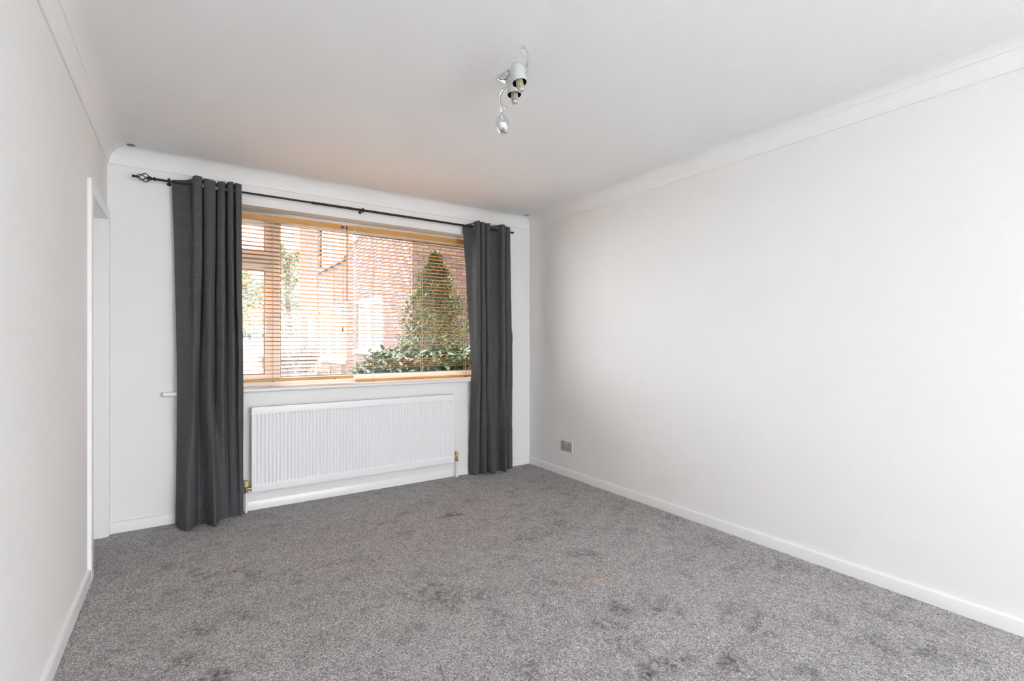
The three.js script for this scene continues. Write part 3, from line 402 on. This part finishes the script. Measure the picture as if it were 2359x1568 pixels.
// ---------------------------------------------------------------- brick house next door
{
  const HX = 3.83, HZ = -4.42, HX1 = 9.5, HZ1 = -15.0, HT = 5.7, GAP = 0.010, BL = 0.215, BH = 0.065, PROUD = 0.012;
  const hs = thing('brick_house', 'red brick house with white windows beyond the tall evergreen', 'house', [HX, GY, HZ]);
  const X = (x) => x - HX, Y = (y) => y - GY, Z = (z) => z - HZ;
  const openings = [[-11.9, -8.95, 0.74, 2.16], [-7.9, -6.1, 1.03, 2.14], [-11.7, -8.8, 3.40, 4.75]];   // z0, z1, y0, y1 on the long face
  const mort = std({ color: lin(0.145, 0.132, 0.122), roughness: 0.95 });
  mesh('wall', [bb(X(HX + PROUD + 0.1), X(HX1), Y(GY), Y(HT), Z(HZ1), Z(HZ - PROUD)),
    ...(() => { const out = [], zs = [HZ1, -11.9, -8.8, -7.9, -6.1, HZ - PROUD]; const solid = (z0, z1, y0, y1) => out.push(bb(X(HX + PROUD), X(HX + 0.115), Y(y0), Y(y1), Z(z0), Z(z1)));
      solid(HZ1, -11.9, GY, HT); solid(-8.8, -7.9, GY, HT); solid(-6.1, HZ - PROUD, GY, HT); solid(-11.9, -8.8, GY, 0.74); solid(-11.9, -8.8, 2.16, 3.40); solid(-11.9, -8.8, 4.75, HT); solid(-7.9, -6.1, GY, 1.03); solid(-7.9, -6.1, 2.14, HT); return out; })()], mort, hs);
  mesh('roof', profile([[-0.35, Y(HT) - 0.05], [6.2, Y(HT) - 0.05], [2.9, Y(HT) + 2.4]].map(([a, b]) => [a, b]), Z(HZ1) - 0.3, 0.3, (o, u, r) => [o, u, r], 0.3), std({ color: lin(0.14, 0.1, 0.09), roughness: 0.9 }), hs);
  const tones = [[0.118, 0.074, 0.065], [0.126, 0.083, 0.074], [0.085, 0.059, 0.057], [0.130, 0.087, 0.078], [0.104, 0.063, 0.055]], mats = tones.map((t) => std({ color: lin(...t), roughness: 0.9 }));
  const gB = rb(-BL / 2, BL / 2, -BH / 2, BH / 2, -0.02, 0.02, 0.003, 1), gA = rb(-0.02, 0.02, -BH / 2, BH / 2, -BL / 2, BL / 2, 0.003, 1), gAh = rb(-0.02, 0.02, -BH / 2, BH / 2, -0.051, 0.051, 0.003, 1);
  const gBs = bb(-BL / 2, BL / 2, -BH / 2, BH / 2, -0.02, 0.02), gAs = bb(-0.02, 0.02, -BH / 2, BH / 2, -BL / 2, BL / 2);
  const all = []; const pitch = BL + GAP, course = BH + GAP;
  for (let r = 0; r * course < HT - GY - 0.1; r++) {
    const y = GY + 0.04 + r * course, off = (r % 2) * pitch / 2;
    for (let x = HX + BL / 2 + off; x < 7.6; x += pitch) { const seen = x < 5.35 && y > 0.95 && y < 3.7; all.push({ f: 'B', x, y, z: HZ - 0.02, s: seen ? 1e3 - Math.abs(y - 2.5) * 100 - (x - HX) * 60 : 0 }); }
    for (let z = HZ - BL / 2 - (off ? 0 : pitch / 2); z > HZ1 + 0.1; z -= pitch) {
      if (openings.some(([a, b, c, d]) => z > a - 0.11 && z < b + 0.11 && y > c - 0.03 && y < d + 0.03)) continue;
      const seen = y > 1.0 && y < 4.0; all.push({ f: 'A', x: HX + 0.02, y, z, s: seen ? 690 + (z - HZ) * 130 : 0 });
    }
  }
  all.sort((a, b) => b.s - a.s);
  const parts = all.slice(0, 300), rest = all.slice(300);
  for (const b of parts) { const m = mesh('brick', b.f === 'B' ? gB : gA, mats[(rnd() * 5) | 0], hs); m.position.set(X(b.x) + (b.f === 'A' ? rr(-0.002, 0.002) : 0), Y(b.y), Z(b.z) + (b.f === 'B' ? rr(-0.002, 0.002) : 0)); }
  for (const [f, g] of [['B', gBs], ['A', gAs]]) {
    const list = rest.filter((b) => b.f === f), im = new THREE.InstancedMesh(g, std({ color: 0xffffff, roughness: 0.9 }), list.length), m4 = new THREE.Matrix4();
    list.forEach((b, i) => { m4.makeTranslation(X(b.x), Y(b.y), Z(b.z)); im.setMatrixAt(i, m4); im.setColorAt(i, lin(...tones[(rnd() * 5) | 0])); });
    im.name = 'brickwork'; im.userData.kind = 'stuff'; shadows(im); hs.add(im);
  }
  // windows: white frames, pale panes, white sills
  const paneM = std({ color: lin(0.095, 0.112, 0.108), roughness: 0.45 }), lead = std({ color: lin(0.07, 0.075, 0.08), roughness: 0.8 });
  const win = ([z0, z1, y0, y1], bars, transom, darkSill) => {
    const w = mesh('window', [rb(X(HX + 0.05), X(HX + 0.11), Y(y0), Y(y1), Z(z0), Z(z0) + 0.08), rb(X(HX + 0.05), X(HX + 0.11), Y(y0), Y(y1), Z(z1) - 0.08, Z(z1)), rb(X(HX + 0.05), X(HX + 0.11), Y(y0), Y(y0) + 0.09, Z(z0) + 0.079, Z(z1) - 0.079), rb(X(HX + 0.05), X(HX + 0.11), Y(y1) - 0.09, Y(y1), Z(z0) + 0.079, Z(z1) - 0.079), ...bars.map((b) => rb(X(HX + 0.045), X(HX + 0.11), Y(y0), Y(y1), Z(b) - 0.06, Z(b) + 0.06)), ...(transom ? [rb(X(HX + 0.048), X(HX + 0.11), Y(transom) - 0.045, Y(transom) + 0.045, Z(z0), Z(bars[bars.length - 1]))] : [])], M.whiteMetal, hs);
    const e = [z0, ...bars, z1]; for (let i = 0; i < e.length - 1; i++) mesh('pane', bb(X(HX + 0.085), X(HX + 0.092), Y(y0) + 0.08, Y(y1) - 0.08, Z(e[i]) + 0.05, Z(e[i + 1]) - 0.05), paneM, w);
    mesh('window_sill', rb(X(HX - 0.07), X(HX + 0.08), Y(y0) - 0.09, Y(y0) + 0.01, Z(z0) - 0.06, Z(z1) + 0.06, 0.006), darkSill ? lead : M.whiteMetal, w);
    mesh('lintel', rb(X(HX - 0.03), X(HX + 0.06), Y(y1) - 0.005, Y(y1) + 0.05, Z(z0) - 0.03, Z(z1) + 0.03, 0.004), M.whiteMetal, w);
  };
  win(openings[1], [-7.15], 1.95, false); win(openings[0], [-10.9, -9.9], 0, false); win(openings[2], [-10.7, -9.8], 0, true);
  mesh('drainpipe', [rod([X(HX - 0.05), Y(GY), Z(-11.98)], [X(HX - 0.05), Y(HT), Z(-11.98)], 0.022, 10)], std({ color: lin(0.3, 0.2, 0.18), roughness: 0.5 }), hs);
  mesh('white_pipe', [rod([X(HX - 0.06), Y(1.1), Z(-12.5)], [X(HX - 0.06), Y(2.05), Z(-12.5)], 0.12, 12)], M.whiteMetal, hs);
  mesh('alarm_box', rb(X(HX - 0.1), X(HX), Y(3.66), Y(3.86), Z(-8.15), Z(-7.72), 0.01), M.whiteMetal, hs);
}

// ---------------------------------------------------------------- white garden wall with tiled coping
{
  const gw = thing('garden_wall', 'white garden wall with dark tile coping before the far trees', 'wall', [0, GY, -17]);
  mesh('wall', bb(-9, 6.5, 0, 1.72, -0.11, 0.11), std({ color: lin(0.82, 0.82, 0.8), roughness: 0.9 }), gw);
  const tiles = []; for (let i = 0; i < 62; i++) { const x = -9 + i * 0.25 + 0.125; tiles.push(new THREE.CylinderGeometry(0.11, 0.13, 0.4, 8, 1, false, 0, Math.PI).rotateX(Math.PI / 2).rotateZ(0).translate(x, 1.72, 0)); tiles.push(bb(x - 0.12, x + 0.12, 1.70, 1.75, -0.2, 0.2)); }
  const c = mesh('coping', tiles, std({ color: lin(0.04, 0.043, 0.052), roughness: 0.85 }), gw); c.userData.kind = 'stuff';
}

// ---------------------------------------------------------------- plants
function leafGeo(l, w, fold = 0.25) { const g = new THREE.BufferGeometry(); const a = fold * w; const P = [[0, 0, 0], [w / 2, a, l * 0.33], [w * 0.42, a, l * 0.68], [0, 0.06 * l, l], [-w * 0.42, a, l * 0.68], [-w / 2, a, l * 0.33], [0, 0.03 * l, l * 0.5]]; g.setAttribute('position', new THREE.Float32BufferAttribute(P.flat(), 3)); g.setAttribute('uv', new THREE.Float32BufferAttribute(P.flatMap((p) => [p[0], p[2]]), 2)); g.setIndex([0, 6, 1, 1, 6, 2, 2, 6, 3, 3, 6, 4, 4, 6, 5, 5, 6, 0]); g.computeVertexNormals(); return g; }
const leafMat = (rough, trans = 0) => new THREE.MeshPhysicalMaterial({ color: 0xffffff, roughness: rough, side: THREE.DoubleSide, transmission: trans, thickness: 0, specularIntensity: 0.6 });
function foliage(parent, geo, mat, count, place, tone) {
  const im = new THREE.InstancedMesh(geo, mat, count), m = new THREE.Matrix4(), q = new THREE.Quaternion(), e = new THREE.Euler();
  for (let i = 0; i < count; i++) { const p = place(), s = rr(0.65, 1.2); e.set(rr(-0.9, 0.6), rr(0, 6.283), rr(-0.5, 0.5), 'YXZ'); q.setFromEuler(e); m.compose(V(p[0], p[1], p[2]), q, V(s, s, s)); im.setMatrixAt(i, m); im.setColorAt(i, lin(...tone(p))); }
  im.name = 'foliage'; im.userData.kind = 'stuff'; shadows(im); parent.add(im); return im;
}
const bark = std({ color: lin(0.09, 0.065, 0.045), roughness: 0.95 });
const mixc = (a, b, t) => a.map((v, i) => v * (1 - t) + b[i] * t);
{ // tall pointed evergreen
  const t = thing('evergreen_tree', 'tall pointed evergreen with fresh yellow-green shoots before the brick house corner', 'tree', [3.37, GY, -2.45]), Ht = 2.78;
  mesh('trunk', tube([[0.08, 0, 0], [0.1, 0.8, 0.02], [0.06, 1.7, 0], [0.03, 2.6, 0]], 0.045, 20, 8), bark, t);
  const br = []; for (let i = 0; i < 46; i++) { const y = 0.5 + rnd() * 2.0, a = rnd() * 6.283, r = 0.5 * (1 - y / Ht) + 0.08; br.push(rod([0.06, y, 0], [0.06 + Math.cos(a) * r, y + 0.25, Math.sin(a) * r], 0.009, 5, 0.004)); }
  mesh('branches', br, bark, t).userData.kind = 'stuff';
  const rad = (y) => y > 1.1 ? 0.04 + Math.pow((Ht - y) / (Ht - 1.1), 0.85) * 0.60 : 0.64;
  foliage(t, leafGeo(0.05, 0.026), leafMat(0.2), 13000, () => { for (;;) { const y = 0.35 + Math.pow(rnd(), 0.85) * (Ht - 0.35), a = rnd() * 6.283, k = Math.pow(rnd(), 0.35), r = rad(y) * k * (0.55 + 0.75 * vnoise(a * 2.2, y * 4.5)); if (vnoise(a * 3 + 20, y * 6) < 0.2) continue; return [Math.cos(a) * r * 1.08 - 0.06 * Math.max(0, 2.0 - y), y, Math.sin(a) * r]; } },
    (p) => mixc([0.08, 0.12, 0.078], [0.26, 0.33, 0.10], Math.min(1, 0.35 * rnd() * rnd() + (vnoise(p[0] * 6 + 40, p[1] * 5 + p[2] * 4) > 0.52 ? 0.7 * rnd() : 0))));
}
{ // second darker shrub against the shaded face
  const t = thing('holly_bush', 'dark loose holly bush behind the tall pointed evergreen', 'shrub', [4.35, GY, -3.15]);
  const br = []; for (let i = 0; i < 16; i++) { const a = rnd() * 6.283, h = rr(1.0, 2.0); br.push(rod([0, 0, 0], [Math.cos(a) * 0.4, h, Math.sin(a) * 0.35], 0.016, 6, 0.006)); }
  mesh('stems', br, bark, t).userData.kind = 'stuff';
  foliage(t, leafGeo(0.07, 0.035), leafMat(0.3), 1500, () => { const a = rnd() * 6.283, y = 0.3 + rnd() * 2.0, r = 0.55 * Math.sqrt(rnd()) * (1 - 0.25 * Math.abs(y - 1.2)); return [Math.cos(a) * r, y, Math.sin(a) * r]; }, () => mixc([0.04, 0.065, 0.03], [0.09, 0.125, 0.06], rnd()));
}
{ // laurel hedge under the window
  const h = thing('laurel_hedge', 'glossy broad-leaved laurel hedge just outside the large pane', 'hedge', [3.0, GY, -1.35]);
  const br = []; for (let i = 0; i < 40; i++) { const x = rr(-0.9, 1.1), z = rr(-0.2, 0.2); br.push(rod([x, 0, z], [x + rr(-0.15, 0.15), rr(0.9, 1.25), z + rr(-0.12, 0.12)], 0.012, 6, 0.006)); }
  mesh('stems', br, bark, h).userData.kind = 'stuff';
  const top = (x) => 1.40 + 0.06 * (vnoise(x * 4 + 3, 1) - 0.5) - (x < -0.85 ? (-0.85 - x) * 0.9 : 0);
  const lg = leafGeo(0.12, 0.045, 0.18), lm = [[0.05, 0.11, 0.06], [0.07, 0.15, 0.065], [0.15, 0.24, 0.075], [0.04, 0.08, 0.055]].map((c) => { const m = leafMat(0.16); m.color.setRGB(...c); return m; });
  const spot = () => { const x = -1.05 + rnd() * 2.3; return [x, top(x) - Math.pow(rnd(), 2) * 0.42, rr(-0.25, 0.25)]; };
  for (let i = 0; i < 300; i++) { const [x, y] = spot(), f = rnd(); const m = mesh('leaf', lg, lm[f < 0.4 ? 0 : f < 0.7 ? 1 : f < 0.85 ? 2 : 3], h); m.position.set(x, y, 0.10 + 0.2 * rnd()); m.rotation.set(rr(-0.7, 0.5), rr(-1.3, 1.3), rr(-0.5, 0.5), 'YXZ'); const s = rr(0.75, 1.2); m.scale.set(s, s, s); }
  foliage(h, lg, leafMat(0.18), 5500, () => { const p = spot(); p[1] = 0.1 + (p[1] - 0.1) * Math.pow(rnd(), 0.35); return p; }, () => mixc([0.04, 0.075, 0.035], [0.10, 0.16, 0.05], rnd() * rnd()));
}
function bareShrub(name, label, [x, y, z], n, hgt, spread, tone) { // leafless twigs
  const t = thing(name, label, 'shrub', [x, y, z]), main = [], tw = [];
  const grow = (p, d, len, r, lev) => { const e = [p[0] + d[0] * len, p[1] + d[1] * len, p[2] + d[2] * len]; (lev < 2 ? main : tw).push(rod(p, e, r, lev < 2 ? 6 : 4, r * 0.7)); if (lev >= 4 || e[1] > hgt) return; const k = lev < 1 ? 4 : 3; for (let i = 0; i < k; i++) { const v = V(d[0] + rr(-0.6, 0.6) * spread, d[1] + rr(-0.15, 0.35), d[2] + rr(-0.6, 0.6) * spread).normalize(); grow(e, [v.x, v.y, v.z], len * rr(0.6, 0.9), r * 0.68, lev + 1); } };
  for (let i = 0; i < n; i++) { const a = rnd() * 6.283, v = V(Math.cos(a) * 0.45 * spread, 1, Math.sin(a) * 0.45 * spread).normalize(); grow([rr(-0.2, 0.2) * spread, 0, rr(-0.2, 0.2) * spread], [v.x, v.y, v.z], hgt * 0.32, 0.014, 0); }
  const m = std({ color: lin(...tone), roughness: 0.95 });
  mesh('branches', main, m, t); mesh('twigs', tw, m, t).userData.kind = 'stuff';
}
bareShrub('bare_shrub', 'dense leafless twiggy shrub in front of the white garden wall', [2.62, GY, -9.0], 16, 1.4, 0.9, [0.11, 0.09, 0.08]);
bareShrub('bare_shrub', 'small leafless shrub below the wide white window of the brick house', [2.78, GY, -6.2], 3, 1.0, 0.75, [0.10, 0.08, 0.07]);
function tree(label, [x, z], hgt, rx, y0, leaves, size, tone) {
  const t = thing('garden_tree', label, 'tree', [x, GY, z], 'trees beyond the white garden wall');
  mesh('trunk', tube([[0, 0, 0], [0.1, hgt * 0.3, 0], [-0.05, hgt * 0.6, 0.1], [0, hgt * 0.9, 0]], 0.13, 14, 8), bark, t);
  const br = []; for (let i = 0; i < 34; i++) { const y = y0 + rnd() * (hgt * 0.8 - y0), a = rnd() * 6.283, r = rx * 0.8; br.push(rod([0, y, 0], [Math.cos(a) * r, y + rr(0.2, 1.0), Math.sin(a) * r], 0.04, 5, 0.012)); }
  mesh('branches', br, bark, t).userData.kind = 'stuff';
  foliage(t, leafGeo(size, size * 0.55), leafMat(0.95, 0.4), leaves, () => { for (;;) { const y = y0 + rnd() * (hgt - y0), v = (y - y0) / (hgt - y0), a = rnd() * 6.283, r = rx * Math.sin(Math.PI * (0.12 + 0.86 * v)) * Math.pow(rnd(), 0.4); const p = [Math.cos(a) * r, y, Math.sin(a) * r]; if (vnoise(p[0] * 1.6 + 30, y * 1.6 + p[2]) < 0.36) continue; return p; } }, tone);
}
const pale = () => mixc([0.11, 0.18, 0.075], [0.24, 0.30, 0.13], rnd()), mid = () => mixc([0.06, 0.10, 0.05], [0.17, 0.23, 0.09], rnd());
tree('broad pale green tree beyond the white garden wall, seen through the casement', [2.5, -21.5], 5.2, 1.9, 1.2, 2600, 0.22, pale);
tree('tall mid green tree beyond the white garden wall, next to the brick house', [4.75, -23.0], 6.6, 1.7, 1.0, 3000, 0.2, mid);
tree('spreading pale green tree beyond the white garden wall, furthest from the brick house', [-2.2, -24.0], 6.5, 2.6, 1.4, 2600, 0.24, pale);
{
  const h = thing('privet_hedge', 'light green clipped hedge directly behind the white garden wall', 'hedge', [0, GY, -18.2]);
  mesh('stems', Array.from({ length: 30 }, (_, i) => rod([-8 + i * 0.5, 0, 0], [-8 + i * 0.5 + rr(-0.2, 0.2), 2.0, 0], 0.03, 5)), bark, h).userData.kind = 'stuff';
  foliage(h, leafGeo(0.13, 0.08), leafMat(0.95, 0.35), 4200, () => [rr(-8, 6.2), 0.8 + rnd() * 1.75, rr(-0.4, 0.4)], () => mixc([0.15, 0.21, 0.08], [0.28, 0.32, 0.14], rnd()));
}

renderer.render(scene, camera);
